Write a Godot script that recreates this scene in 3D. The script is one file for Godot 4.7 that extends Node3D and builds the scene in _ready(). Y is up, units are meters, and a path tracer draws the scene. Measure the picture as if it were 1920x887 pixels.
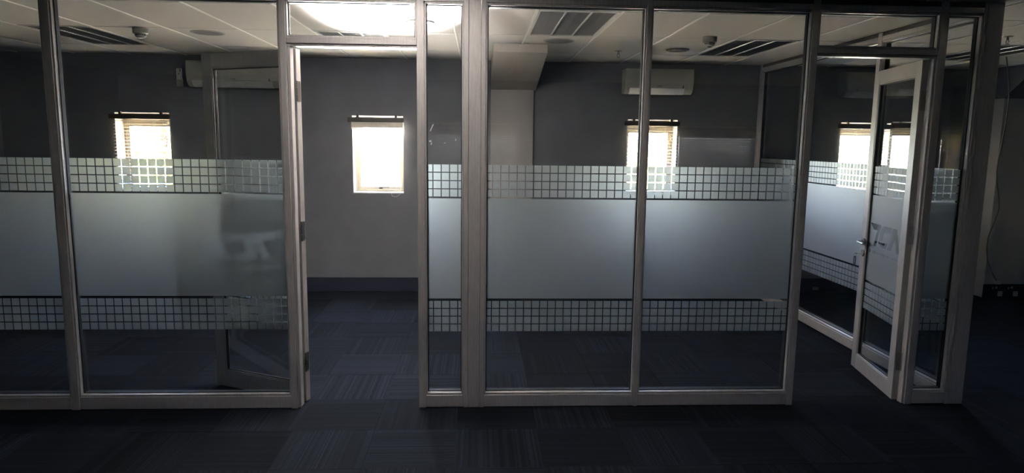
extends Node3D
# A dim open-plan office seen through an aluminium and glass partition. Floor is y = 0, the partition's front face is z = 0.

const CEIL := 2.522        # underside of the suspended ceiling
const BACK := -3.342       # inside face of the window wall
const REAR := 5.6          # inside face of the wall behind the camera
const WEST := -5.0
const EAST := 8.4
const TOP := 2.49          # top of the partition frame
const DEPTH := 0.08        # depth of the partition profiles

var M := {}
var boxes := {}
var spots := {}
var rng := RandomNumberGenerator.new()


func _ready() -> void:
	rng.seed = 7
	# ---- camera, sky, sun, exposure -------------------------------------------------
	var cam := Camera3D.new()
	cam.name = "camera"
	cam.position = Vector3(0, 1.65, 4.034)
	cam.rotation = Vector3(-0.13857, -0.0504, 0.01234)
	cam.fov = 38.87
	cam.near = 0.05
	cam.far = 400
	add_child(cam)
	cam.current = true
	var sky_mat := ProceduralSkyMaterial.new()
	sky_mat.sky_top_color = Color(0.20, 0.48, 0.86)
	sky_mat.sky_horizon_color = Color(0.95, 0.96, 0.96)
	sky_mat.sky_curve = 0.12
	sky_mat.ground_horizon_color = Color(0.86, 0.88, 0.9)
	sky_mat.ground_bottom_color = Color(0.5, 0.48, 0.45)
	sky_mat.sky_energy_multiplier = 1.0
	sky_mat.sun_angle_max = 1.0
	var sky := Sky.new()
	sky.sky_material = sky_mat
	var env := Environment.new()
	env.background_mode = Environment.BG_SKY
	env.sky = sky
	env.background_energy_multiplier = 2.0
	env.tonemap_mode = Environment.TONE_MAPPER_LINEAR
	env.tonemap_exposure = 15.0
	env.sdfgi_enabled = true
	env.ssao_enabled = true
	env.ssil_enabled = true
	var world := WorldEnvironment.new()
	world.name = "world"
	world.environment = env
	add_child(world)
	var sun := DirectionalLight3D.new()
	sun.name = "sun"
	sun.light_color = Color(1.0, 0.93, 0.82)
	sun.light_energy = 22.0
	sun.light_angular_distance = 0.53
	sun.shadow_enabled = true
	add_child(sun)
	sun.look_at_from_position(Vector3(6.0, 6.0, 0.8), Vector3.ZERO)
	# sunlight thrown up through the open window by the bright metal roof of the yard below it
	var glint := SpotLight3D.new()
	glint.name = "roof_glint"
	glint.light_color = Color(1.0, 0.98, 0.97)
	glint.light_energy = 900.0
	glint.spot_angle = 9.0
	glint.spot_attenuation = 2.0
	glint.spot_range = 40.0
	glint.light_size = 0.6
	glint.shadow_enabled = true
	add_child(glint)
	glint.look_at_from_position(Vector3(-1.88, -0.05, -8.0), Vector3(-1.09, 1.43, -3.45))
	# daylight entering at the window openings
	for w in WINS:
		var day := AreaLight3D.new()
		day.name = "daylight"
		day.light_color = Color(0.87, 0.94, 1.0)
		day.light_energy = [0.09, 0.38, 0.13, 0.24][WINS.find(w)]
		day.area_size = Vector2(w[1] - w[0] - 0.1, 0.66)
		day.area_range = 30.0
		day.shadow_enabled = true
		day.position = Vector3((w[0] + w[1]) / 2, 1.44, BACK - 0.27)
		day.rotation.y = PI
		add_child(day, true)
	materials()
	outside()
	shell()
	ceiling_fittings()
	partition()
	doors()
	wall_units()
	small_things()


# ======================================================================= materials
func noise_tex(freq: float, seed_: int, lo: Color, hi: Color, size := 256, octaves := 3) -> NoiseTexture2D:
	var n := FastNoiseLite.new()
	n.seed = seed_
	n.frequency = freq
	n.fractal_octaves = octaves
	var t := NoiseTexture2D.new()
	t.width = size
	t.height = size
	t.seamless = true
	t.noise = n
	var g := Gradient.new()
	g.set_color(0, lo)
	g.set_color(1, hi)
	t.color_ramp = g
	return t


func mat(c: Color, rough := 0.6, metal := 0.0, spec := 0.5) -> StandardMaterial3D:
	var m := StandardMaterial3D.new()
	m.albedo_color = c
	m.roughness = rough
	m.metallic = metal
	m.metallic_specular = spec
	return m


func mapped(m: StandardMaterial3D, t: Texture2D, scale: Vector3, world := true) -> StandardMaterial3D:
	m.albedo_texture = t
	m.uv1_triplanar = true
	m.uv1_world_triplanar = world
	m.uv1_scale = scale
	return m


func materials() -> void:
	var al := noise_tex(0.03, 3, Color(0.9, 0.9, 0.9), Color(1, 1, 1))
	M.alu = mapped(mat(Color(0.70, 0.685, 0.69), 0.42, 0.25), al, Vector3(9, 0.9, 9))
	M.alu_dark = mat(Color(0.3, 0.29, 0.29), 0.5, 0.3)
	M.leaf = mapped(mat(Color(0.64, 0.625, 0.62), 0.42, 0.2), al, Vector3(9, 0.9, 9), false)
	M.gasket = mat(Color(0.03, 0.03, 0.035), 0.6)
	var glass := mat(Color(0.07, 0.13, 0.12, 0.085), 0.0)
	glass.transparency = BaseMaterial3D.TRANSPARENCY_ALPHA
	M.glass = glass
	var clear := mat(Color(0.6, 0.7, 0.7, 0.03), 0.0)
	clear.transparency = BaseMaterial3D.TRANSPARENCY_ALPHA
	M.clear = clear
	var film := mat(Color(0.65, 0.668, 0.668, 0.18), 0.48)
	film.backlight_enabled = true
	film.backlight = Color(0.4, 0.4, 0.4)
	film.refraction_enabled = true
	film.refraction_scale = 0.05
	M.film = film
	var wall := mapped(mat(Color(0.42, 0.43, 0.45), 0.85, 0, 0.3), noise_tex(0.02, 5, Color(0.94, 0.94, 0.94), Color(1, 1, 1)), Vector3(0.6, 0.6, 0.6))
	M.wall = wall
	M.column = mapped(mat(Color(0.60, 0.59, 0.58), 0.85, 0, 0.3), noise_tex(0.02, 6, Color(0.95, 0.95, 0.95), Color(1, 1, 1)), Vector3(0.6, 0.6, 0.6))
	M.pillar = mapped(mat(Color(0.74, 0.73, 0.72), 0.85, 0, 0.3), noise_tex(0.02, 6, Color(0.95, 0.95, 0.95), Color(1, 1, 1)), Vector3(0.6, 0.6, 0.6))
	M.haunch = mapped(mat(Color(0.70, 0.67, 0.63), 0.85, 0, 0.3), noise_tex(0.02, 6, Color(0.95, 0.95, 0.95), Color(1, 1, 1)), Vector3(0.6, 0.6, 0.6))
	M.reveal = mat(Color(0.62, 0.60, 0.57), 0.8)
	M.skirt = mat(Color(0.10, 0.125, 0.20), 0.7)
	M.slab = mat(Color(0.5, 0.5, 0.5), 0.9)
	M.tile = []
	for k in 3:
		var v := 0.87 + 0.015 * k
		var t := mapped(mat(Color(v, v * 0.985, v * 0.955), 0.92, 0, 0.2), noise_tex(0.25, 20 + k, Color(0.86, 0.86, 0.85), Color(1, 1, 1), 256, 2), Vector3(2.6, 2.6, 2.6))
		t.heightmap_enabled = true
		t.heightmap_texture = t.albedo_texture
		t.heightmap_scale = 0.12
		M.tile.append(t)
	M.tee = mat(Color(0.93, 0.92, 0.89), 0.6)
	M.cavity = mat(Color(0.12, 0.12, 0.12), 0.9)
	M.white = mat(Color(0.80, 0.80, 0.78), 0.45)
	M.offwhite = mat(Color(0.62, 0.62, 0.58), 0.5)
	M.grey = mat(Color(0.42, 0.42, 0.42), 0.6)
	M.dark = mat(Color(0.04, 0.04, 0.045), 0.55)
	M.chrome = mat(Color(0.8, 0.8, 0.8), 0.15, 1.0)
	M.steel = mat(Color(0.55, 0.54, 0.53), 0.32, 1.0)
	M.brass = mat(Color(0.6, 0.5, 0.3), 0.35, 1.0)
	M.louvre = mat(Color(0.6, 0.6, 0.6), 0.4, 0.5)
	M.divider = mat(Color(0.78, 0.78, 0.76), 0.35, 0.3)
	M.tube = mat(Color(0.5, 0.5, 0.5), 0.35)
	M.lamp_pan = mat(Color(0.5, 0.5, 0.49), 0.5, 0.3)
	var slat := mat(Color(0.80, 0.78, 0.74), 0.45)
	M.slat = slat
	M.rail = mat(Color(0.22, 0.21, 0.2), 0.5)
	M.cord = mat(Color(0.8, 0.78, 0.72), 0.6)
	M.sash = mat(Color(0.62, 0.58, 0.51), 0.45, 0.1)
	M.cable = mat(Color(0.38, 0.38, 0.38), 0.5)
	M.tag = mat(Color(0.03, 0.05, 0.16), 0.4)
	M.ground = mapped(mat(Color(0.70, 0.67, 0.61), 0.95, 0, 0.2), noise_tex(0.02, 40, Color(0.85, 0.84, 0.82), Color(1, 1, 1)), Vector3(0.15, 0.15, 0.15))
	M.grass = mapped(mat(Color(0.36, 0.38, 0.24), 0.95, 0, 0.2), noise_tex(0.02, 41, Color(0.8, 0.8, 0.8), Color(1, 1, 1)), Vector3(0.1, 0.1, 0.1))
	M.slat_dark = mat(Color(0.3, 0.3, 0.3), 0.5)
	M.residue = mat(Color(0.75, 0.76, 0.78), 0.7)
	M.foliage = mat(Color(0.42, 0.42, 0.14), 0.7)
	M.foliage.backlight_enabled = true
	M.foliage.backlight = Color(0.4, 0.5, 0.1)
	M.bark = mat(Color(0.25, 0.2, 0.15), 0.9)
	M.carpet = []
	for k in 4:
		M.carpet.append(carpet_mat(60 + k, [Color(0.094, 0.106, 0.135), Color(0.108, 0.122, 0.153), Color(0.121, 0.136, 0.172), Color(0.09, 0.10, 0.123)][k], k))
	M.carpet_plain = mat(Color(0.10, 0.11, 0.14), 0.95, 0, 0.2)


func carpet_mat(seed_: int, base: Color, k: int) -> StandardMaterial3D:
	var r := RandomNumberGenerator.new()
	r.seed = seed_
	var im := Image.create(256, 256, false, Image.FORMAT_RGB8)
	var line := PackedFloat32Array()
	line.resize(256)
	var x := 0
	while x < 256:                                   # loop pile in rows, some rows lighter
		var w := 4 + r.randi() % 3
		var v := 0.78 + r.randf() * 0.24
		if r.randf() < 0.28:
			v += 0.17 + 0.1 * (k % 2)
		for i in w:
			if x + i < 256:
				line[x + i] = v * (0.7 if i == 0 else 1.0)
		x += w
	for y in 256:
		for xx in 256:
			var v := line[xx] * (0.8 + 0.4 * r.randf())
			im.set_pixel(xx, y, Color(base.r * v, base.g * v, base.b * v))
	var m := mat(Color(1, 1, 1), 0.95, 0, 0.2)
	m.albedo_texture = ImageTexture.create_from_image(im)
	return m


# ======================================================================= geometry
func st() -> SurfaceTool:
	var s := SurfaceTool.new()
	s.begin(Mesh.PRIMITIVE_TRIANGLES)
	return s


func tri(s: SurfaceTool, a: Vector3, b: Vector3, c: Vector3, n: Vector3, ns := []) -> void:
	var v := [a, b, c]
	var nn := [n, n, n] if ns.is_empty() else ns
	var order := [0, 1, 2]
	if (b - a).cross(c - a).dot(n) > 0:
		order = [0, 2, 1]
	for i in order:
		s.set_normal(nn[i])
		s.add_vertex(v[i])


func quad(s: SurfaceTool, a: Vector3, b: Vector3, c: Vector3, d: Vector3, n: Vector3) -> void:
	tri(s, a, b, c, n)
	tri(s, a, c, d, n)


func cbox(s: SurfaceTool, lo: Vector3, hi: Vector3, c := 0.0) -> void:
	var k: float = min(c, 0.45 * min(hi.x - lo.x, min(hi.y - lo.y, hi.z - lo.z)))
	var o := (lo + hi) / 2
	var h := (hi - lo) / 2
	for ax in 3:
		for sg in [-1.0, 1.0]:
			var n := Vector3.ZERO
			n[ax] = sg
			var u := (ax + 1) % 3
			var w := (ax + 2) % 3
			var q := []
			for e in [[-1, -1], [1, -1], [1, 1], [-1, 1]]:
				var p := o
				p[ax] += sg * h[ax]
				p[u] += e[0] * (h[u] - k)
				p[w] += e[1] * (h[w] - k)
				q.append(p)
			quad(s, q[0], q[1], q[2], q[3], n)
	if k <= 0:
		return
	for ax in 3:                                     # edges along ax
		var u := (ax + 1) % 3
		var w := (ax + 2) % 3
		for su in [-1.0, 1.0]:
			for sw in [-1.0, 1.0]:
				var n := Vector3.ZERO
				n[u] = su
				n[w] = sw
				var q := []
				for e in [[-1, 0], [1, 0], [1, 1], [-1, 1]]:
					var p := o
					p[ax] += e[0] * (h[ax] - k)
					p[u] += su * (h[u] - (k if e[1] else 0.0))
					p[w] += sw * (h[w] - (0.0 if e[1] else k))
					q.append(p)
				quad(s, q[0], q[1], q[2], q[3], n.normalized())
	for sx in [-1.0, 1.0]:
		for sy in [-1.0, 1.0]:
			for sz in [-1.0, 1.0]:
				var g := Vector3(sx, sy, sz)
				tri(s, o + g * (h - Vector3(0, k, k)), o + g * (h - Vector3(k, 0, k)), o + g * (h - Vector3(k, k, 0)), g.normalized())


func lathe(s: SurfaceTool, prof: Array, seg := 24, o := Vector3.ZERO) -> void:
	# prof: Vector2(radius, y), from bottom to top; flat shading between rings, smooth round
	for i in prof.size() - 1:
		var p: Vector2 = prof[i]
		var q: Vector2 = prof[i + 1]
		if p.is_equal_approx(q):
			continue
		var t := Vector2(q.y - p.y, -(q.x - p.x)).normalized()
		for k in seg:
			var a := TAU * k / seg
			var b := TAU * (k + 1) / seg
			var da := Vector3(cos(a), 0, sin(a))
			var db := Vector3(cos(b), 0, sin(b))
			var na := (da * t.x + Vector3.UP * t.y).normalized()
			var nb := (db * t.x + Vector3.UP * t.y).normalized()
			var v := [o + da * p.x + Vector3.UP * p.y, o + db * p.x + Vector3.UP * p.y, o + db * q.x + Vector3.UP * q.y, o + da * q.x + Vector3.UP * q.y]
			var n := (na + nb).normalized()
			if p.x > 1e-6:
				tri(s, v[0], v[1], v[2], n, [na, nb, nb])
			if q.x > 1e-6:
				tri(s, v[0], v[2], v[3], n, [na, nb, na])


func tube(s: SurfaceTool, pts: Array, r: float, seg := 8) -> void:
	var rings := []
	for i in pts.size():
		var d: Vector3 = (pts[min(i + 1, pts.size() - 1)] - pts[max(i - 1, 0)]).normalized()
		var u := d.cross(Vector3.UP if absf(d.y) < 0.9 else Vector3.RIGHT).normalized()
		var w := d.cross(u)
		var ring := []
		for k in seg:
			ring.append(u * cos(TAU * k / seg) + w * sin(TAU * k / seg))
		rings.append(ring)
	for i in pts.size() - 1:
		for k in seg:
			var j := (k + 1) % seg
			var a: Vector3 = rings[i][k]
			var b: Vector3 = rings[i][j]
			var c: Vector3 = rings[i + 1][j]
			var d: Vector3 = rings[i + 1][k]
			tri(s, pts[i] + a * r, pts[i] + b * r, pts[i + 1] + c * r, a + b, [a, b, c])
			tri(s, pts[i] + a * r, pts[i + 1] + c * r, pts[i + 1] + d * r, a + c, [a, c, d])
	for e in [0, pts.size() - 1]:
		var n: Vector3 = (pts[e] - pts[1 if e == 0 else e - 1]).normalized()
		for k in seg:
			tri(s, pts[e], pts[e] + rings[e][k] * r, pts[e] + rings[e][(k + 1) % seg] * r, n)


func extrude(s: SurfaceTool, poly: PackedVector2Array, x0: float, x1: float, smooth := false) -> void:
	# poly in (z, y), pulled along x
	var ids := Geometry2D.triangulate_polygon(poly)
	for i in range(0, ids.size(), 3):
		for e in [[x0, Vector3.LEFT], [x1, Vector3.RIGHT]]:
			var p := []
			for k in 3:
				var v := poly[ids[i + k]]
				p.append(Vector3(e[0], v.y, v.x))
			tri(s, p[0], p[1], p[2], e[1])
	var turn := -1.0 if Geometry2D.is_polygon_clockwise(poly) else 1.0
	var ns := []
	for i in poly.size():
		var d := poly[(i + 1) % poly.size()] - poly[i]
		ns.append(Vector3(0, -d.x, d.y).normalized() * turn)
	for i in poly.size():
		var a := poly[i]
		var b := poly[(i + 1) % poly.size()]
		var n: Vector3 = ns[i]
		var na := n
		var nb := n
		if smooth:
			var pn: Vector3 = ns[(i - 1 + poly.size()) % poly.size()]
			var nx: Vector3 = ns[(i + 1) % poly.size()]
			na = (n + pn).normalized() if n.dot(pn) > 0.7 else n
			nb = (n + nx).normalized() if n.dot(nx) > 0.7 else n
		var v := [Vector3(x0, a.y, a.x), Vector3(x0, b.y, b.x), Vector3(x1, b.y, b.x), Vector3(x1, a.y, a.x)]
		tri(s, v[0], v[1], v[2], n, [na, nb, nb])
		tri(s, v[0], v[2], v[3], n, [na, nb, na])


# ======================================================================= nodes
func thing(called: String, label: String, category: String, at := Vector3.ZERO, group := "", kind := "") -> Node3D:
	var o := Node3D.new()
	o.name = called
	o.position = at
	add_child(o, true)
	spots[o] = at
	meta(o, label, category, group, kind)
	return o


func meta(o: Node, label: String, category: String, group := "", kind := "") -> void:
	if label:
		o.set_meta("label", label)
	if category:
		o.set_meta("category", category)
	if group:
		o.set_meta("group", group)
	if kind:
		o.set_meta("kind", kind)


func put(parent: Node, called: String, mesh: Mesh, m: Material, at := Vector3.ZERO) -> MeshInstance3D:
	var o := MeshInstance3D.new()
	o.name = called
	o.mesh = mesh
	o.material_override = m
	var base: Vector3 = spots.get(parent, Vector3.ZERO)
	o.position = at - base
	parent.add_child(o, true)
	spots[o] = at
	return o


func part(parent: Node, called: String, s: SurfaceTool, m: Material, at := Vector3.ZERO) -> MeshInstance3D:
	return put(parent, called, s.commit(), m, at)


func bar(parent: Node, called: String, m: Material, lo: Vector3, hi: Vector3, c := 0.002) -> MeshInstance3D:
	var size := hi - lo
	var key := "%.4f %.4f %.4f %.4f" % [size.x, size.y, size.z, c]
	if not boxes.has(key):
		var s := st()
		cbox(s, -size / 2, size / 2, c)
		boxes[key] = s.commit()
	return put(parent, called, boxes[key], m, (lo + hi) / 2)


# ======================================================================= outside and shell
func outside() -> void:
	var g := bar(self, "ground", M.ground, Vector3(-90, -3.6, -240), Vector3(90, -3.4, 40), 0)
	meta(g, "sunlit pale paved yard outside the windows", "ground", "", "structure")
	var f := bar(self, "field", M.grass, Vector3(-200, -3.41, -340), Vector3(200, -3.36, -24), 0)
	meta(f, "dry grass field beyond the yard outside the windows", "field", "", "structure")
	var t := thing("tree", "yellow-green bushy tree outside the leftmost window", "tree", Vector3(-6.1, -3.4, -9.2))
	var tr := st()
	tube(tr, [Vector3(-6.1, -3.4, -9.2), Vector3(-6.05, -1.5, -9.2), Vector3(-6.1, 0.3, -9.15), Vector3(-5.95, 1.8, -9.2)], 0.09, 8)
	part(t, "trunk", tr, M.bark)
	var lv := st()
	var r := RandomNumberGenerator.new()
	r.seed = 31
	for k in 700:
		var d := Vector3(r.randfn(), r.randfn(), r.randfn()).normalized()
		var c := Vector3(-6.1, 1.1, -9.2) + d * Vector3(1.5, 1.3, 1.4) * pow(r.randf(), 0.4)
		var u := Vector3(r.randfn(), r.randfn(), r.randfn()).normalized() * 0.09
		var v := u.cross(Vector3(r.randfn(), r.randfn(), r.randfn()).normalized()).normalized() * 0.045
		quad(lv, c - u, c - v, c + u, c + v, u.cross(v).normalized())
	var fo := part(t, "foliage", lv, M.foliage)
	fo.set_meta("kind", "stuff")


func wall_with_holes(called: String, x0: float, x1: float, y1: float, z0: float, z1: float, holes: Array, m: Material) -> Node3D:
	var s := st()
	var xs := [x0, x1]
	for h in holes:
		xs.append(h[0])
		xs.append(h[1])
	xs.sort()
	for i in xs.size() - 1:
		var a: float = xs[i]
		var b: float = xs[i + 1]
		var spans := [[-0.1, y1]]
		for h in holes:
			if h[0] <= a + 1e-4 and h[1] >= b - 1e-4:
				spans = [[-0.1, h[2]], [h[3], y1]]
		for sp in spans:
			cbox(s, Vector3(a, sp[0], z0), Vector3(b, sp[1], z1))
	var o := part(self, called, s, m)
	o.set_meta("kind", "structure")
	return o


const WINS := [[-3.846, -3.275], [-1.366, -0.816], [1.623, 2.184], [4.022, 4.600]]
const WY := [1.085, 1.925]
const REARWINS := [[-0.72, 0.62], [2.9, 4.12], [6.85, 7.2]]


func shell() -> void:
	var holes := []
	for w in WINS:
		holes.append([w[0], w[1], WY[0], WY[1]])
	var wb := wall_with_holes("wall_back", WEST - 0.25, EAST + 0.25, 2.85, BACK - 0.25, BACK, holes, M.wall)
	meta(wb, "dark grey window wall at the far side of the office", "wall")
	holes = []
	for w in REARWINS:
		holes.append([w[0], w[1], WY[0], WY[1]])
	var wr := wall_with_holes("wall_rear", WEST - 0.25, EAST + 0.25, 2.85, REAR, REAR + 0.25, holes, M.wall)
	meta(wr, "dark grey wall of the hall opposite the glass partition", "wall")
	for e in [["wall_left", WEST - 0.25, WEST], ["wall_right", EAST, EAST + 0.25]]:
		var w := bar(self, e[0], M.wall, Vector3(e[1], -0.1, BACK), Vector3(e[2], 2.85, REAR), 0)
		meta(w, "plain grey end wall on the %s side" % ("left" if e[1] < 0 else "right"), "wall", "", "structure")
	# floor: slab with carpet tiles laid quarter-turned
	var fl := bar(self, "floor", M.carpet_plain, Vector3(WEST - 0.2, -0.25, BACK - 0.2), Vector3(EAST + 0.2, -0.006, REAR + 0.2), 0)
	meta(fl, "dark navy ribbed carpet tiles across the office floor", "floor", "", "structure")
	var pitch := 0.467
	var variants := []
	for turned in 2:
		var s := st()
		var h := pitch / 2 - 0.0006
		var top := 0.0
		var uv := [Vector2(0, 0), Vector2(1, 0), Vector2(1, 1), Vector2(0, 1)]
		var c := [Vector3(-h, top, -h), Vector3(h, top, -h), Vector3(h, top, h), Vector3(-h, top, h)]
		for i in [0, 1, 2, 0, 2, 3]:
			s.set_normal(Vector3.UP)
			s.set_uv(uv[(i + turned) % 4])
			s.add_vertex(c[i])
		for i in 4:
			var a: Vector3 = c[i]
			var b: Vector3 = c[(i + 1) % 4]
			var n := ((a + b) / 2).normalized()
			s.set_uv(Vector2.ZERO)
			quad(s, a, b, b + Vector3.DOWN * 0.006, a + Vector3.DOWN * 0.006, n)
		variants.append(s.commit())
	var ix0 := int(floor((WEST + 0.59) / pitch)) + 1
	for ix in range(ix0, ix0 + 28):
		for iz in range(-6, 4):
			var cx := -0.59 + (ix + 0.5) * pitch
			var cz := -0.144 + (iz + 0.5) * pitch
			if cz - pitch / 2 < BACK or cx + pitch / 2 > EAST:
				continue
			var k := rng.randi() % 4
			put(fl, "carpet_tile", variants[(ix + iz) & 1], M.carpet[k], Vector3(cx, -0.0004 * (rng.randi() % 3), cz))
	var rest := st()                                  # the tiles behind the camera and cut strips along the walls
	cbox(rest, Vector3(WEST, -0.006, 1.724), Vector3(EAST, -0.001, REAR))
	var ro := part(fl, "far_carpet", rest, M.carpet_plain)
	ro.set_meta("kind", "stuff")
	# ceiling: slab, tee bars and mineral-fibre tiles
	var ce := bar(self, "ceiling", M.cavity, Vector3(WEST - 0.25, CEIL + 0.03, BACK - 0.25), Vector3(EAST + 0.25, CEIL + 0.33, REAR + 0.25), 0)
	meta(ce, "suspended ceiling of pale textured mineral tiles", "ceiling", "", "structure")
	var xs := []
	for i in range(-8, 20):
		xs.append(-0.195 + 0.574 * i)
	var zs := [BACK, -2.63, -1.59, -0.55, 0.49, 1.53, 2.57, 3.61, 4.65, REAR]
	for i in xs.size():
		if xs[i] > WEST and xs[i] < EAST:
			bar(ce, "ceiling_tee", M.tee, Vector3(xs[i] - 0.008, CEIL - 0.003, BACK), Vector3(xs[i] + 0.008, CEIL + 0.03, REAR), 0)
	for i in range(-1, xs.size()):
		var a: float = max(WEST, xs[i] + 0.009) if i >= 0 else WEST
		var b: float = min(EAST, xs[i + 1] - 0.009) if i + 1 < xs.size() else EAST
		if b - a < 0.02:
			continue
		for j in zs.size() - 1:
			if troffer_at((a + b) / 2, (zs[j] + zs[j + 1]) / 2):
				continue
			var dy := 0.0008 * (rng.randi() % 3)
			bar(ce, "ceiling_tile", M.tile[rng.randi() % 3], Vector3(a, CEIL + dy, zs[j] + 0.006), Vector3(b, CEIL + 0.028 + dy, zs[j + 1] - 0.006), 0.002)
	# skirtings
	var sk := bar(self, "baseboard_back", M.skirt, Vector3(WEST, 0, BACK), Vector3(EAST, 0.155, BACK + 0.015), 0.002)
	meta(sk, "dark navy skirting along the window wall", "skirting", "", "structure")
	# portal-frame columns boxed in board, with sloping haunches under the ceiling
	var col := thing("column", "pale boxed column with a sloping head against the window wall, seen beside the wide post", "column", Vector3(0.365, 0, BACK), "", "structure")
	var sc := st()
	cbox(sc, Vector3(0.125, 0, BACK), Vector3(0.585, 2.215, BACK + 0.05), 0.002)
	part(col, "shaft", sc, M.column)
	var sh := st()
	extrude(sh, PackedVector2Array([Vector2(BACK, CEIL), Vector2(BACK, 2.215), Vector2(BACK + 0.05, 2.215), Vector2(-2.08, 2.45), Vector2(-2.08, CEIL)]), 0.125, 0.605)
	part(col, "haunch", sh, M.haunch)
	var col2 := thing("column", "grey boxed column in the far hall behind the hanging cable", "column", Vector3(6.3, 0, BACK), "", "structure")
	var s2 := st()
	cbox(s2, Vector3(5.64, 0, BACK), Vector3(6.75, 2.19, -3.04), 0.002)
	part(col2, "shaft", s2, M.pillar)
	var s3 := st()
	extrude(s3, PackedVector2Array([Vector2(BACK, CEIL), Vector2(BACK, 2.19), Vector2(-3.05, 2.19), Vector2(-2.6, CEIL)]), 5.64, 6.75)
	part(col2, "haunch", s3, M.wall)
	var b2 := bar(col2, "skirting", M.skirt, Vector3(5.63, 0, -3.04), Vector3(6.76, 0.155, -3.025), 0.002)
	b2.name = "skirting"


const TROFFERS := [[0.379, -1.59, -0.55], [2.101, -2.63, -1.59], [-3.639, -2.63, -1.59], [-1.343, -2.63, -1.59], [4.397, -2.63, -1.59]]


func troffer_at(x: float, z: float) -> bool:
	for t in TROFFERS:
		if absf(x - t[0] - 0.287) < 0.1 and z > t[1] and z < t[2]:
			return true
	return false


# ======================================================================= ceiling fittings
func ceiling_fittings() -> void:
	var names := ["unlit three-lamp louvred troffer nearest the partition, above the right-hand bays", "unlit louvred troffer with glinting dividers above the far right window", "unlit louvred troffer at the far left of the ceiling", "unlit louvred troffer seen over the open left doorway", "unlit louvred troffer in the far hall ceiling"]
	for i in TROFFERS.size():
		var t = TROFFERS[i]
		var x0: float = t[0] + 0.009
		var x1: float = t[0] + 0.574 - 0.009
		var z0: float = t[1] + 0.004
		var z1: float = t[2] - 0.004
		var o := thing("ceiling_light", names[i], "ceiling light", Vector3((x0 + x1) / 2, CEIL, (z0 + z1) / 2), "recessed office troffers")
		var s := st()
		for e in [[x0, x0 + 0.02, z0, z1], [x1 - 0.02, x1, z0, z1], [x0 + 0.02, x1 - 0.02, z0, z0 + 0.02], [x0 + 0.02, x1 - 0.02, z1 - 0.02, z1]]:
			cbox(s, Vector3(e[0], CEIL - 0.004, e[2]), Vector3(e[1], CEIL + 0.028, e[3]), 0.002)
		part(o, "rim", s, M.white)
		bar(o, "reflector_pan", M.lamp_pan, Vector3(x0 + 0.02, CEIL + 0.022, z0 + 0.02), Vector3(x1 - 0.02, CEIL + 0.029, z1 - 0.02), 0)
		var w := (x1 - x0 - 0.04) / 3
		for k in 3:
			var cx := x0 + 0.02 + w * (k + 0.5)
			var tb := st()
			tube(tb, [Vector3(cx, CEIL + 0.012, z0 + 0.05), Vector3(cx, CEIL + 0.012, z1 - 0.05)], 0.008, 8)
			part(o, "fluorescent_tube", tb, M.tube)
			var fins := st()
			for n in range(1, 26):
				var z := lerpf(z0 + 0.02, z1 - 0.02, n / 26.0)
				cbox(fins, Vector3(cx - w / 2 + 0.006, CEIL, z - 0.001), Vector3(cx + w / 2 - 0.006, CEIL + 0.008, z + 0.001))
			part(o, "cross_louvres", fins, M.louvre)
			if k < 2:
				bar(o, "divider", M.divider, Vector3(cx + w / 2 - 0.008, CEIL - 0.002, z0 + 0.02), Vector3(cx + w / 2 + 0.008, CEIL + 0.02, z1 - 0.02), 0.003)
	# smoke detectors
	for d in [[-2.709, -1.64, "white domed smoke detector on the ceiling beside the far left troffer"], [1.87, -1.50, "white domed smoke detector on the ceiling beside the glinting troffer"]]:
		var o := thing("smoke_detector", d[2], "smoke detector", Vector3(d[0], CEIL, d[1]), "smoke detectors")
		var s := st()
		lathe(s, [Vector2(0.0, -0.046), Vector2(0.052, -0.046), Vector2(0.057, -0.038), Vector2(0.058, 0)], 28)
		part(o, "base", s, M.offwhite, o.position)
		var s2 := st()
		lathe(s2, [Vector2(0, -0.076), Vector2(0.026, -0.076), Vector2(0.038, -0.066), Vector2(0.042, -0.058)], 24)
		part(o, "head", s2, M.offwhite, o.position)
		var s4 := st()
		for k in 10:
			var a := TAU * k / 10
			cbox(s4, Vector3(cos(a) * 0.037 - 0.004, -0.060, sin(a) * 0.037 - 0.004), Vector3(cos(a) * 0.037 + 0.004, -0.044, sin(a) * 0.037 + 0.004))
		part(o, "vents", s4, M.grey, o.position)
		var s3 := st()
		lathe(s3, [Vector2(0, -0.081), Vector2(0.016, -0.080), Vector2(0.02, -0.074)], 20)
		part(o, "lens", s3, M.chrome, o.position)
	# flush speakers
	for d in [[-2.24, -1.80, "round grey ceiling speaker beside the left smoke detector"], [0.68, -1.86, "round grey ceiling speaker above the boxed column"]]:
		var o := thing("ceiling_speaker", d[2], "speaker", Vector3(d[0], CEIL, d[1]), "ceiling speakers")
		var s := st()
		lathe(s, [Vector2(0.118, -0.006), Vector2(0.130, -0.006), Vector2(0.136, 0)], 32)
		part(o, "ring", s, M.offwhite, o.position)
		var s2 := st()
		lathe(s2, [Vector2(0, -0.0075), Vector2(0.08, -0.007), Vector2(0.118, -0.004)], 32)
		part(o, "grille", s2, M.grey, o.position)
	# downlights
	for d in [[-0.44, -1.10, "round recessed downlight seen through the pane over the left doorway"], [1.825, -2.25, "round recessed downlight on the ceiling near the right-hand air conditioner"]]:
		var o := thing("downlight", d[2], "downlight", Vector3(d[0], CEIL, d[1]), "recessed downlights")
		var s := st()
		lathe(s, [Vector2(0.074, -0.010), Vector2(0.088, -0.013), Vector2(0.104, -0.008), Vector2(0.108, 0)], 32)
		part(o, "ring", s, M.grey, o.position)
		var s2 := st()
		lathe(s2, [Vector2(0.0, -0.005), Vector2(0.04, -0.006), Vector2(0.074, -0.010)], 32)
		part(o, "lens", s2, M.chrome, o.position)
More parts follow.
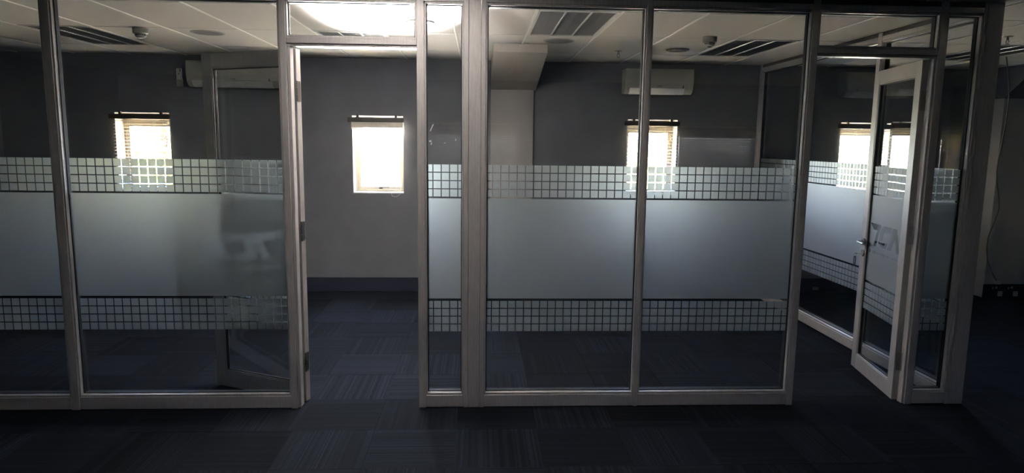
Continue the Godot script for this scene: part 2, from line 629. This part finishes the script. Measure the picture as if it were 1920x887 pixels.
	# sprinklers
	for d in [[1.31, -2.42, "small pendent fire sprinkler on the ceiling between speaker and air conditioner"], [-0.50, -1.78, "small pendent fire sprinkler seen through the pane over the left doorway"], [4.12, -1.17, "small bright pendent sprinkler on the hall ceiling near the hanging cable"]]:
		var o := thing("sprinkler", d[2], "sprinkler", Vector3(d[0], CEIL, d[1]), "ceiling sprinklers")
		var s := st()
		lathe(s, [Vector2(0, -0.004), Vector2(0.032, -0.004), Vector2(0.036, 0)], 20)
		part(o, "escutcheon", s, M.steel, o.position)
		var s2 := st()
		lathe(s2, [Vector2(0, -0.03), Vector2(0.009, -0.03), Vector2(0.009, -0.004)], 12)
		for e in [-1, 1]:
			tube(s2, [Vector3(e * 0.008, -0.028, 0), Vector3(e * 0.014, -0.042, 0), Vector3(e * 0.003, -0.056, 0)], 0.003, 6)
		part(o, "frame", s2, M.steel, o.position)
		var s3 := st()
		lathe(s3, [Vector2(0, -0.060), Vector2(0.016, -0.060), Vector2(0.016, -0.057), Vector2(0, -0.057)], 16)
		part(o, "deflector", s3, M.chrome, o.position)


# ======================================================================= partition
const SQ := 0.05


func film_on(pane: Node, x0: float, x1: float, phase: float, lift: float, cut := false) -> void:
	# frosted vinyl: two bands of squares with clear gaps and a plain field between them, laid on the pane's front
	var zf: float = -0.0468 + (spots[pane].z + 0.05)
	var first := int(floor((x0 - phase) / SQ))
	var last := int(ceil((x1 - phase) / SQ))
	for band in [1.320, 0.477]:
		for row in 4:
			var y: float = band + lift + row * SQ
			for k in range(first, last):
				var a: float = max(x0, phase + k * SQ + 0.0032)
				var b: float = min(x1, phase + (k + 1) * SQ - 0.0032)
				if b - a < 0.006:
					continue
				bar(pane, "film_square", M.film, Vector3(a, y + 0.0032, zf), Vector3(b, y + SQ - 0.0032, zf + 0.0012), 0)
	if not cut:
		bar(pane, "film_field", M.film, Vector3(x0, 0.690 + lift, zf), Vector3(x1, 1.312 + lift, zf + 0.0012), 0)


func glazed(o: Node, x0: float, x1: float, y0: float, y1: float, m: Material = null) -> MeshInstance3D:
	# bead and gasket round an opening, and the pane in it
	var bead := 0.010
	var s := st()
	for e in [[x0, x0 + bead, y0, y1], [x1 - bead, x1, y0, y1], [x0 + bead, x1 - bead, y0, y0 + 0.014], [x0 + bead, x1 - bead, y1 - 0.014, y1]]:
		cbox(s, Vector3(e[0], e[2], -DEPTH + 0.005), Vector3(e[1], e[3], -0.006), 0.0015)
	part(o, "glazing_bead", s, M.alu)
	var g := st()
	x0 += bead
	x1 -= bead
	y0 += 0.014
	y1 -= 0.014
	for e in [[x0, x0 + 0.005, y0, y1], [x1 - 0.005, x1, y0, y1], [x0 + 0.005, x1 - 0.005, y0, y0 + 0.005], [x0 + 0.005, x1 - 0.005, y1 - 0.005, y1]]:
		cbox(g, Vector3(e[0], e[2], -0.066), Vector3(e[1], e[3], -0.034))
	part(o, "gasket", g, M.gasket)
	return bar(o, "glass_pane", m if m else M.glass, Vector3(x0, y0, -0.053), Vector3(x1, y1, -0.047), 0)


func post(o: Node, x0: float, x1: float, called := "post") -> void:
	bar(o, called, M.alu, Vector3(x0, 0, -DEPTH), Vector3(x1, CEIL, 0), 0.002)


func rails(o: Node, x0: float, x1: float) -> void:
	bar(o, "bottom_rail", M.alu, Vector3(x0, 0.004, -DEPTH), Vector3(x1, 0.081, -0.001), 0.002)
	bar(o, "top_rail", M.alu, Vector3(x0, 2.454, -DEPTH), Vector3(x1, TOP, -0.001), 0.002)
	bar(o, "head_channel", M.alu_dark, Vector3(x0, TOP, -DEPTH + 0.01), Vector3(x1, CEIL, -0.01), 0.001)


func partition() -> void:
	# far left bay
	var p1 := thing("glass_partition", "leftmost glazed partition bay, cut by the edge of the photo, with frosted film bands", "partition", Vector3(-3.1, 0, -0.04), "", "structure")
	post(p1, -3.76, -3.70)
	post(p1, -2.474, -2.425)
	rails(p1, -3.70, -2.474)
	var g := glazed(p1, -3.70, -2.474, 0.081, 2.454)
	film_on(g, -3.686, -2.488, -2.305, 0.015)
	var p0 := thing("glass_partition", "end bay of the glazed partition beyond the photo's left edge", "partition", Vector3(-4.4, 0, -0.04), "", "structure")
	rails(p0, WEST, -3.76)
	var g0 := glazed(p0, WEST, -3.76, 0.081, 2.454)
	bar(g0, "film_field", M.film, Vector3(WEST + 0.02, 0.705, -0.0468), Vector3(-3.78, 1.327, -0.0456), 0)
	# bay left of the doorway
	var p2 := thing("glass_partition", "wide glazed bay left of the open doorway, the logo of the open door blurred behind its frosted film", "partition", Vector3(-1.79, 0, -0.04), "", "structure")
	post(p2, -1.152, -1.115)
	rails(p2, -2.425, -1.152)
	g = glazed(p2, -2.425, -1.152, 0.081, 2.454)
	film_on(g, -2.408, -1.167, -2.305, 0.015)
	# sidelight and wide post
	var p3 := thing("glass_partition", "narrow sidelight right of the left doorway, its film the brightest, with wide grooved post", "partition", Vector3(-0.15, 0, -0.04), "", "structure")
	post(p3, -0.366, -0.322)
	rails(p3, -0.322, -0.092)
	g = glazed(p3, -0.322, -0.092, 0.081, 2.454)
	film_on(g, -0.309, -0.105, -0.277, 0.0)
	for q in [[-0.283, 1.735, 0.006, 0.045, -25.0], [-0.292, 1.655, 0.014, 0.010, 10.0], [-0.286, 1.640, 0.006, 0.014, -15.0], [-0.14, 1.665, 0.004, 0.012, 0.0], [-0.205, 1.645, 0.010, 0.003, 0.0]]:
		var sc := bar(g, "tape_residue", M.residue, Vector3(q[0] - q[2] / 2, q[1] - q[3] / 2, -0.0469), Vector3(q[0] + q[2] / 2, q[1] + q[3] / 2, -0.0464), 0)
		sc.rotation.z = deg_to_rad(q[4])
	bar(p3, "post", M.alu, Vector3(-0.092, 0, -DEPTH), Vector3(-0.063, CEIL, 0), 0.002)
	bar(p3, "wide_post", M.alu, Vector3(-0.062, 0, -DEPTH - 0.02), Vector3(0.010, CEIL, -0.002), 0.002)
	bar(p3, "post", M.alu, Vector3(0.011, 0, -DEPTH), Vector3(0.038, CEIL, 0), 0.002)
	# two equal bays
	var p4 := thing("glass_partition", "glazed bay right of the wide post with frosted film and the boxed column behind it", "partition", Vector3(0.5, 0, -0.04), "", "structure")
	rails(p4, 0.038, 0.984)
	g = glazed(p4, 0.038, 0.984, 0.081, 2.454)
	film_on(g, 0.052, 0.970, 0.083, 0.0)
	post(p4, 0.984, 1.013)
	var p5 := thing("glass_partition", "glazed bay left of the right-hand doorway, with frosted film and the air conditioner behind its top", "partition", Vector3(1.5, 0, -0.04), "", "structure")
	rails(p5, 1.013, 1.980)
	g = glazed(p5, 1.013, 1.980, 0.081, 2.454)
	film_on(g, 1.028, 1.966, 0.083, 0.0)
	post(p5, 1.980, 2.022)
	# end sidelight
	var p6 := thing("glass_partition", "narrow end sidelight right of the right-hand door with the broad corner post", "partition", Vector3(2.95, 0, -0.04), "", "structure")
	post(p6, 2.768, 2.812)
	rails(p6, 2.812, 3.033)
	g = glazed(p6, 2.812, 3.033, 0.081, 2.454)
	film_on(g, 2.826, 3.019, 2.82, 0.0)
	post(p6, 3.033, 3.054)
	bar(p6, "corner_post", M.alu, Vector3(3.054, 0, -0.098), Vector3(3.157, CEIL, -0.001), 0.002)
	# the return, square to the front
	for e in [[-3.335, -1.14, "long glazed bay of the return partition running back to the window wall"], [-1.14, -0.10, "short glazed bay of the return partition behind the right-hand open door"]]:
		var o := thing("glass_partition", e[2], "partition", Vector3(3.062, 0, e[0]), "", "structure")
		spots[o] = Vector3.ZERO
		var n: float = e[1] - e[0]
		post(o, 0, 0.05)
		rails(o, 0.05, n)
		var gg := glazed(o, 0.05, n, 0.081, 2.454)
		film_on(gg, 0.064, n - 0.014, 0.07, 0.0)
		o.rotation.y = -PI / 2


# ======================================================================= doors
func logo_film(pane: Node, x0: float, x1: float, z0: float, y0: float, y1: float) -> void:
	# the plain frosted field with the emblem cut out of it, so that the clear glass shows
	var zc := z0
	var root := CSGBox3D.new()
	root.name = "film_field"
	root.size = Vector3(x1 - x0, y1 - y0, 0.0012)
	root.material = M.film
	pane.add_child(root, true)
	var c := Vector3((x0 + x1) / 2, (y0 + y1) / 2, zc)
	root.position = c - spots[pane]
	var w := 0.492                                     # the emblem's width
	var h := 0.158
	var cx := (x0 + x1) / 2 - w / 2
	var cy := 0.955
	var shapes := [
		# 7: bar with a swept wedge at its left, stem leaning
		[[0.0, 1.0], [0.375, 1.0], [0.235, 0.0], [0.145, 0.0], [0.245, 0.72], [0.125, 0.72]],
		# C
		[[0.47, 1.0], [0.72, 1.0], [0.685, 0.72], [0.50, 0.72], [0.475, 0.68], [0.435, 0.33], [0.45, 0.28], [0.615, 0.28], [0.58, 0.0], [0.38, 0.0], [0.315, 0.10], [0.30, 0.22], [0.36, 0.78], [0.40, 0.93]],
		# A without its crossbar
		[[0.755, 1.0], [0.875, 1.0], [1.0, 0.0], [0.895, 0.0], [0.835, 0.55], [0.72, 0.0], [0.61, 0.0]],
	]
	for sh in shapes:
		var poly := PackedVector2Array()
		for p in sh:
			poly.append(Vector2(cx + p[0] * w - c.x, cy + p[1] * h - c.y))
		cut(root, poly)
	# the line of small capitals below: too small to read in the photograph, cut as fine strokes
	var r := RandomNumberGenerator.new()
	r.seed = 12
	var x := cx + 0.012
	while x < cx + w - 0.014:
		var n := 0.009 + 0.005 * r.randf()
		if r.randf() > 0.12:
			cut(root, PackedVector2Array([Vector2(x - c.x, cy - 0.057 - c.y), Vector2(x + n - c.x, cy - 0.057 - c.y), Vector2(x + n - c.x, cy - 0.036 - c.y), Vector2(x - c.x, cy - 0.036 - c.y)]))
		x += n + 0.0035


func cut(root: CSGShape3D, poly: PackedVector2Array) -> void:
	var k := CSGPolygon3D.new()
	k.name = "letter_cut"
	k.polygon = poly
	k.depth = 0.01
	k.operation = CSGShape3D.OPERATION_SUBTRACTION
	k.material = M.film
	k.position = Vector3(0, 0, 0.005)
	root.add_child(k, true)


func leaf(o: Node, dir: float, phase: float, W: float) -> void:
	# local: hinge at x = 0, the hall face at z = 0, the leaf 40 mm thick behind it
	spots[o] = Vector3.ZERO
	var a: float = min(0.0, dir * W)
	var b: float = max(0.0, dir * W)
	var y0 := 0.010
	var y1 := 2.186
	var sw := 0.078
	bar(o, "stile", M.leaf, Vector3(a, y0, -0.04), Vector3(a + sw, y1, 0), 0.002)
	bar(o, "stile", M.leaf, Vector3(b - sw, y0, -0.04), Vector3(b, y1, 0), 0.002)
	bar(o, "top_rail", M.leaf, Vector3(a + sw, y1 - 0.088, -0.04), Vector3(b - sw, y1, -0.0005), 0.001)
	bar(o, "bottom_rail", M.leaf, Vector3(a + sw, y0, -0.04), Vector3(b - sw, y0 + 0.105, -0.0005), 0.001)
	var x0 := a + sw
	var x1 := b - sw
	var u0 := y0 + 0.105
	var u1 := y1 - 0.088
	var s := st()
	for e in [[x0, x0 + 0.009, u0, u1], [x1 - 0.009, x1, u0, u1], [x0 + 0.009, x1 - 0.009, u0, u0 + 0.009], [x0 + 0.009, x1 - 0.009, u1 - 0.009, u1]]:
		cbox(s, Vector3(e[0], e[2], -0.037), Vector3(e[1], e[3], -0.003), 0.001)
	part(o, "glazing_bead", s, M.leaf)
	var g := st()
	x0 += 0.009
	x1 -= 0.009
	u0 += 0.009
	u1 -= 0.009
	for e in [[x0, x0 + 0.005, u0, u1], [x1 - 0.005, x1, u0, u1], [x0 + 0.005, x1 - 0.005, u0, u0 + 0.005], [x0 + 0.005, x1 - 0.005, u1 - 0.005, u1]]:
		cbox(g, Vector3(e[0], e[2], -0.029), Vector3(e[1], e[3], -0.011))
	part(o, "gasket", g, M.gasket)
	var pane := bar(o, "glass_pane", M.glass, Vector3(x0, u0, -0.023), Vector3(x1, u1, -0.017), 0)
	film_on(pane, x0 + 0.005, x1 - 0.005, phase, 0.0, true)
	logo_film(pane, x0 + 0.005, x1 - 0.005, -0.0162, 0.690, 1.312)
	for y in [0.27, 1.10, 1.94]:
		var hs := st()
		for k in 3:
			var ya: float = y - 0.06 + k * 0.041
			lathe(hs, [Vector2(0, ya), Vector2(0.007, ya), Vector2(0.007, ya + 0.038), Vector2(0, ya + 0.038)], 10, Vector3(-dir * 0.008, 0, -0.044))
		cbox(hs, Vector3(-0.0025, y - 0.06, -0.036), Vector3(0.0025, y + 0.06, -0.008))
		part(o, "hinge", hs, M.steel)
	# lever handles on both faces, lock cylinder below
	var hx := dir * (W - 0.055)
	for f in [1.0, -1.0]:
		var zf := 0.0 if f > 0 else -0.04
		var ros := st()
		var disc := [Vector2(0, 0), Vector2(0.026, 0), Vector2(0.026, 0.006), Vector2(0.022, 0.009), Vector2(0, 0.009)]
		lathe(ros, disc, 20)
		var ro := part(o, "rosette", ros, M.steel, Vector3(hx, 0.965, zf))
		ro.rotation.x = PI / 2 * f
		var lv := st()
		var pts := [Vector3(hx, 0.965, zf)]
		for k in 6:
			var t := PI / 2 * k / 5
			pts.append(Vector3(hx - dir * 0.014 * (1 - cos(t)), 0.965, zf + f * (0.036 + 0.014 * sin(t))))
		pts.append(Vector3(hx - dir * 0.115, 0.963, zf + f * 0.05))
		tube(lv, pts, 0.0085, 10)
		part(o, "lever", lv, M.chrome)
		var cy := st()
		lathe(cy, disc, 18)
		var co := part(o, "lock_rosette", cy, M.steel, Vector3(hx, 0.880, zf))
		co.rotation.x = PI / 2 * f


func door_frame(x0: float, x1: float, hinge_left: bool, label: String) -> void:
	var o := thing("trim_1" if hinge_left else "trim_2", label, "door frame", Vector3((x0 + x1) / 2, 2.2, -0.04), "", "structure")
	bar(o, "top_rail", M.alu, Vector3(x0, 2.454, -DEPTH), Vector3(x1, TOP, -0.001), 0.002)
	bar(o, "head_channel", M.alu_dark, Vector3(x0, TOP, -DEPTH + 0.01), Vector3(x1, CEIL, -0.01), 0.001)
	bar(o, "transom_rail", M.alu, Vector3(x0, 2.206, -DEPTH), Vector3(x1, 2.237, -0.001), 0.002)
	glazed(o, x0, x1, 2.237, 2.454)
	bar(o, "head_stop", M.alu, Vector3(x0, 2.190, -DEPTH), Vector3(x1, 2.205, -0.012), 0.002)
	if hinge_left:
		bar(o, "jamb_stop", M.alu, Vector3(x0 + 0.001, 0.002, -DEPTH), Vector3(x0 + 0.020, 2.19, -0.012), 0.002)
	else:
		bar(o, "jamb_stop", M.alu, Vector3(x1 - 0.014, 0.002, -DEPTH + 0.02), Vector3(x1 - 0.001, 2.19, -0.012), 0.002)


func doors() -> void:
	door_frame(-1.115, -0.366, true, "aluminium door head with clear transom pane over the left doorway")
	door_frame(2.022, 2.768, false, "aluminium door head with clear transom pane over the right-hand doorway")
	var d := thing("door_1", "glazed aluminium door folded back behind the wide left bay, its logo seen mirrored", "door", Vector3(-1.068, 0, -0.131), "", "structure")
	leaf(d, 1.0, 0.09, 0.745)
	d.rotation.y = deg_to_rad(154.9)
	var e := thing("door_2", "glazed aluminium door standing open at right with lever handle and frosted logo", "door", Vector3(2.717, 0, -0.062), "", "structure")
	leaf(e, -1.0, -0.62, 0.708)
	e.rotation.y = deg_to_rad(-99.9)
	# keys left in the lock of the right-hand door
	var k := thing("door_key", "small key with a dark blue tag hanging in the lock of the open right-hand door", "key", Vector3(2.815, 0.88, -0.706))
	var s := st()
	cbox(s, Vector3(-0.030, -0.001, -0.004), Vector3(0.0, 0.001, 0.004))
	lathe(s, [Vector2(0, -0.002), Vector2(0.011, -0.002), Vector2(0.011, 0.002), Vector2(0, 0.002)], 14, Vector3(-0.04, 0, 0))
	part(k, "blade", s, M.steel, k.position)
	var r := st()
	var ring := []
	for i in 17:
		ring.append(Vector3(-0.046, -0.012 + 0.013 * cos(TAU * i / 16), 0.013 * sin(TAU * i / 16)))
	tube(r, ring, 0.0016, 6)
	part(k, "key_ring", r, M.chrome, k.position)
	var t := st()
	for q in [[-0.012, 0.012, -0.082, -0.076], [-0.012, 0.012, -0.030, -0.024], [-0.012, -0.007, -0.076, -0.030], [0.007, 0.012, -0.076, -0.030]]:
		cbox(t, Vector3(-0.048, q[2], q[0]), Vector3(-0.044, q[3], q[1]))
	part(k, "tag", t, M.tag, k.position)


# ======================================================================= windows, blinds, air conditioners
func wall_units() -> void:
	var wl := ["small window left of the doorway with its blind down and open", "small window in the open doorway with its blind pulled up", "small window behind the right-hand bays, crossed by a mullion", "small window in the hall beyond the return partition"]
	var bl := ["slatted blind lowered over the leftmost window", "blind pulled up to a stack above the doorway window", "slatted blind lowered over the window crossed by a mullion", "slatted blind lowered over the window beyond the return partition"]
	for i in 4:
		make_window(i + 1, WINS[i][0], WINS[i][1], BACK, -1.0, wl[i])
		make_blind(WINS[i][0], WINS[i][1], BACK, 1.0, i == 1, 10.0, bl[i])
	var rl := ["hall window facing the wide post, behind the camera", "hall window facing the right-hand bays, behind the camera", "narrow hall window facing the end sidelight, behind the camera"]
	for i in 3:
		make_window(i + 5, REARWINS[i][0], REARWINS[i][1], REAR, 1.0, rl[i])
	make_blind(REARWINS[0][0], REARWINS[0][1], REAR, -1.0, false, 70.0, "slatted blind nearly closed over the hall window facing the wide post")
	make_blind(REARWINS[1][0], REARWINS[1][1], REAR, -1.0, false, 70.0, "slatted blind nearly closed over the hall window facing the right-hand bays")
	vertical_blind(REARWINS[2][0], REARWINS[2][1])
	air_con(-3.00, -2.05, "wall-mounted air conditioner above the folded-back left door")
	air_con(1.545, 2.275, "wall-mounted air conditioner behind the mullion of the right-hand bays")
	var r := thing("remote_control", "white remote control in its holder beside the left air conditioner", "remote control", Vector3(-3.146, 2.19, BACK + 0.015))
	bar(r, "holder", M.offwhite, Vector3(-3.180, 2.195, BACK), Vector3(-3.112, 2.27, BACK + 0.022), 0.004)
	bar(r, "body", M.white, Vector3(-3.176, 2.205, BACK + 0.003), Vector3(-3.116, 2.385, BACK + 0.019), 0.006)
	bar(r, "screen", M.dark, Vector3(-3.137, 2.35, BACK + 0.0185), Vector3(-3.129, 2.378, BACK + 0.0198), 0)
	bar(r, "button", M.dark, Vector3(-3.152, 2.318, BACK + 0.0185), Vector3(-3.144, 2.334, BACK + 0.0198), 0)


func make_window(n: int, x0: float, x1: float, face: float, out: float, label: String) -> void:
	var o := thing("window_%d" % n, label, "window", Vector3((x0 + x1) / 2, WY[0], face + out * 0.12), "", "structure")
	var y0: float = WY[0]
	var y1: float = WY[1]
	# pale plastered reveal
	var s := st()
	var za: float = min(face + out * 0.001, face + out * 0.25)
	var zb: float = max(face + out * 0.001, face + out * 0.25)
	cbox(s, Vector3(x0, y0, za), Vector3(x0 + 0.006, y1, zb))
	cbox(s, Vector3(x1 - 0.006, y0, za), Vector3(x1, y1, zb))
	cbox(s, Vector3(x0 + 0.006, y1 - 0.006, za), Vector3(x1 - 0.006, y1, zb))
	part(o, "reveal", s, M.reveal)
	bar(o, "sill", M.reveal, Vector3(x0 + 0.006, y0, za), Vector3(x1 - 0.006, y0 + 0.012, zb), 0.001)
	# aluminium frame with a solid head panel, then the opening sash
	var zc := face + out * 0.20
	var a := x0 + 0.006
	var b := x1 - 0.006
	var c := y0 + 0.012
	var d := y1 - 0.006
	var f := st()
	for e in [[a, a + 0.022, c, d], [b - 0.022, b, c, d], [a + 0.022, b - 0.022, c, c + 0.022], [a + 0.022, b - 0.022, d - 0.11, d]]:
		cbox(f, Vector3(e[0], e[2], zc - 0.03), Vector3(e[1], e[3], zc + 0.03), 0.002)
	part(o, "window_frame", f, M.sash)
	a += 0.022
	b -= 0.022
	c += 0.022
	d -= 0.11
	var sf := st()
	for e in [[a, a + 0.03, c, d], [b - 0.03, b, c, d], [a + 0.03, b - 0.03, c, c + 0.03], [a + 0.03, b - 0.03, d - 0.03, d]]:
		cbox(sf, Vector3(e[0], e[2], zc - 0.02), Vector3(e[1], e[3], zc + 0.02), 0.002)
	var sash := part(o, "sash", sf, M.sash)
	bar(sash, "window_pane", M.clear, Vector3(a + 0.028, c + 0.028, zc - 0.003), Vector3(b - 0.028, d - 0.028, zc + 0.003), 0)
	var hs := st()
	var zi := zc - out * 0.02
	var mx := (a + b) / 2
	cbox(hs, Vector3(mx - 0.02, c + 0.006, min(zi, zi - out * 0.012)), Vector3(mx + 0.02, c + 0.022, max(zi, zi - out * 0.012)), 0.002)
	cbox(hs, Vector3(mx - 0.012, c + 0.022, min(zi - out * 0.008, zi - out * 0.016)), Vector3(mx + 0.09, c + 0.032, max(zi - out * 0.008, zi - out * 0.016)), 0.002)
	part(sash, "catch", hs, M.rail)


func make_blind(x0: float, x1: float, face: float, into: float, up: bool, tilt: float, label: String) -> void:
	var o := thing("venetian_blind", label, "blind", Vector3((x0 + x1) / 2, 1.85, face + into * 0.03))
	var zc := face + into * 0.028
	bar(o, "headrail", M.rail, Vector3(x0 - 0.035, 1.853, zc - 0.022), Vector3(x1 + 0.01, 1.903, zc + 0.022), 0.002)
	for f in [0.12, 0.86]:
		var bx := lerpf(x0, x1, f)
		bar(o, "bracket", M.rail, Vector3(bx - 0.012, 1.90, min(face, zc)), Vector3(bx + 0.012, 1.93, max(face, zc)), 0.001)
	var w := x1 - x0 - 0.004
	var s := st()
	cbox(s, Vector3(-w / 2, -0.0004, -0.0175), Vector3(w / 2, 0.0004, 0.0175))
	var slat := s.commit()
	var lowest := 1.11
	if up:
		var s2 := st()
		cbox(s2, Vector3(-w / 2, -0.0015, -0.0175), Vector3(w / 2, 0.0015, 0.0175), 0.0007)
		var packed := s2.commit()
		for k in 19:
			put(o, "slat", packed, M.slat, Vector3((x0 + x1) / 2, 1.7935 + 0.0032 * k, zc + 0.0012 * (k % 2)))
		lowest = 1.790
	else:
		var y := 1.832
		while y > 1.14:
			var sl := put(o, "slat", slat, M.slat if into > 0 else M.slat_dark, Vector3((x0 + x1) / 2, y, zc))
			sl.rotation.x = deg_to_rad(tilt) * into
			y -= 0.0345
		lowest = 1.115
	bar(o, "bottom_rail", M.slat, Vector3(x0 + 0.002, lowest - 0.012, zc - 0.018), Vector3(x1 - 0.002, lowest, zc + 0.018), 0.002)
	for f in [0.27, 0.74]:
		for dz in [-0.0185, 0.0185]:
			var t := st()
			var bx := lerpf(x0, x1, f)
			tube(t, [Vector3(bx, 1.853, zc + dz), Vector3(bx, lowest, zc + dz)], 0.0012, 5)
			part(o, "ladder_cord", t, M.cord)
	var cd := st()
	var cx := x1 - 0.045
	var zz := zc + into * 0.026
	if up:
		tube(cd, [Vector3(cx + 0.03, 1.853, zz), Vector3(cx + 0.03, 1.30, zz), Vector3(cx + 0.026, 1.16, zz), Vector3(cx + 0.01, 1.085, zz), Vector3(cx - 0.03, 1.055, zz), Vector3(cx - 0.075, 1.06, zz), Vector3(cx - 0.09, 1.10, zz)], 0.0016, 6)
	else:
		tube(cd, [Vector3(cx, 1.853, zz), Vector3(cx, 1.22, zz)], 0.0016, 6)
		tube(cd, [Vector3(cx + 0.022, 1.853, zz), Vector3(cx + 0.022, 1.25, zz)], 0.0016, 6)
	part(o, "pull_cord", cd, M.cord)


func vertical_blind(x0: float, x1: float) -> void:
	var o := thing("vertical_blind", "vertical slat blind over the narrow hall window behind the camera", "blind", Vector3((x0 + x1) / 2, 1.85, REAR - 0.03))
	bar(o, "headrail", M.rail, Vector3(x0 - 0.03, 1.86, REAR - 0.05), Vector3(x1 + 0.03, 1.9, REAR - 0.01), 0.002)
	var n := 5
	for k in n:
		var x := lerpf(x0 + 0.03, x1 - 0.03, k / float(n - 1))
		var v := bar(o, "vane", M.slat, Vector3(x - 0.035, 1.1, REAR - 0.031), Vector3(x + 0.035, 1.86, REAR - 0.029), 0)
		v.rotation.y = deg_to_rad(35)


func air_con(x0: float, x1: float, label: String) -> void:
	var o := thing("air_conditioner", label, "air conditioner", Vector3((x0 + x1) / 2, 2.19, BACK + 0.1), "wall-mounted air conditioners")
	var y := 2.185
	var h := 0.262
	var z := BACK + 0.002
	var s := st()
	extrude(s, PackedVector2Array([Vector2(z, y + 0.01), Vector2(z + 0.10, y), Vector2(z + 0.15, y + 0.018), Vector2(z + 0.185, y + 0.062), Vector2(z + 0.195, y + 0.12), Vector2(z + 0.195, y + h - 0.02), Vector2(z + 0.185, y + h), Vector2(z, y + h)]), x0, x1, true)
	part(o, "body", s, M.offwhite)
	var f := st()
	extrude(f, PackedVector2Array([Vector2(z + 0.186, y + 0.066), Vector2(z + 0.197, y + 0.066), Vector2(z + 0.203, y + 0.12), Vector2(z + 0.203, y + h - 0.03), Vector2(z + 0.196, y + h - 0.022), Vector2(z + 0.19, y + h - 0.022)]), x0 + 0.012, x1 - 0.012, true)
	part(o, "front_panel", f, M.offwhite)
	var l := st()
	extrude(l, PackedVector2Array([Vector2(z + 0.105, y - 0.002), Vector2(z + 0.152, y + 0.012), Vector2(z + 0.190, y + 0.060), Vector2(z + 0.186, y + 0.062), Vector2(z + 0.15, y + 0.016), Vector2(z + 0.105, y + 0.002)]), x0 + 0.05, x1 - 0.09, true)
	part(o, "louvre_flap", l, M.white)
	var c := (x0 + x1) / 2
	bar(o, "badge", M.grey, Vector3(c - 0.025, y + 0.078, z + 0.2), Vector3(c + 0.025, y + 0.086, z + 0.2042), 0)
	bar(o, "indicator", M.dark, Vector3(x1 - 0.115, y + 0.062, z + 0.192), Vector3(x1 - 0.107, y + 0.09, z + 0.2045), 0)


# ======================================================================= small things
func small_things() -> void:
	# trunking sockets on the skirting by the far column, and the cable that comes down from the ceiling
	var n := 0
	for x in [5.82, 6.0]:
		var o := thing("wall_socket", ["white socket plate on the skirting below the end of the hanging cable", "white socket plate on the skirting, the right one of the pair under the cable"][n], "socket", Vector3(x, 0.035, -3.02), "skirting sockets")
		bar(o, "plate", M.offwhite, Vector3(x - 0.028, 0.02, -3.025), Vector3(x + 0.028, 0.078, -3.015), 0.002)
		for k in [[-0.085, 0.112, 0.022], [-0.055, 0.118, 0.016], [-0.04, 0.118, 0.03]]:
			bar(o, "outlet", M.offwhite, Vector3(x + k[0] - 0.008, k[1] - k[2] / 2, -3.025), Vector3(x + k[0] + 0.004, k[1] + k[2] / 2, -3.019), 0.001)
		n += 1
	var s0 := thing("wall_socket", "low white socket on the dark skirting seen past the right-hand doorway", "socket", Vector3(3.86, 0.03, BACK + 0.015))
	bar(s0, "plate", M.offwhite, Vector3(3.83, 0.02, BACK + 0.015), Vector3(3.90, 0.055, BACK + 0.027), 0.002)
	bar(s0, "switch", M.white, Vector3(3.855, 0.03, BACK + 0.027), Vector3(3.872, 0.045, BACK + 0.031), 0.001)
	var c := thing("hanging_cable", "grey network cable hanging from the hall ceiling in front of the far column", "cable", Vector3(5.0, CEIL, -2.0))
	var cv := Curve3D.new()
	for p in [Vector3(5.02, CEIL, -2.3), Vector3(5.25, 2.2, -2.5), Vector3(5.4, 1.8, -2.7), Vector3(5.45, 1.4, -2.8), Vector3(5.62, 1.0, -2.92), Vector3(5.58, 0.7, -2.98), Vector3(5.62, 0.42, -3.0), Vector3(5.74, 0.2, -2.99)]:
		cv.add_point(p)
	for i in range(1, cv.point_count - 1):
		var t := (cv.get_point_position(i + 1) - cv.get_point_position(i - 1)) / 6
		cv.set_point_in(i, -t)
		cv.set_point_out(i, t)
	var pts := []
	for i in 41:
		pts.append(cv.sample_baked(cv.get_baked_length() * i / 40.0))
	var s := st()
	tube(s, pts, 0.006, 8)
	part(c, "cord", s, M.cable)
	bar(c, "tag", M.offwhite, Vector3(5.60, 0.29, -3.01), Vector3(5.68, 0.33, -2.99), 0.002)
	bar(c, "plug", M.white, Vector3(5.72, 0.165, -3.01), Vector3(5.78, 0.20, -2.97), 0.004)
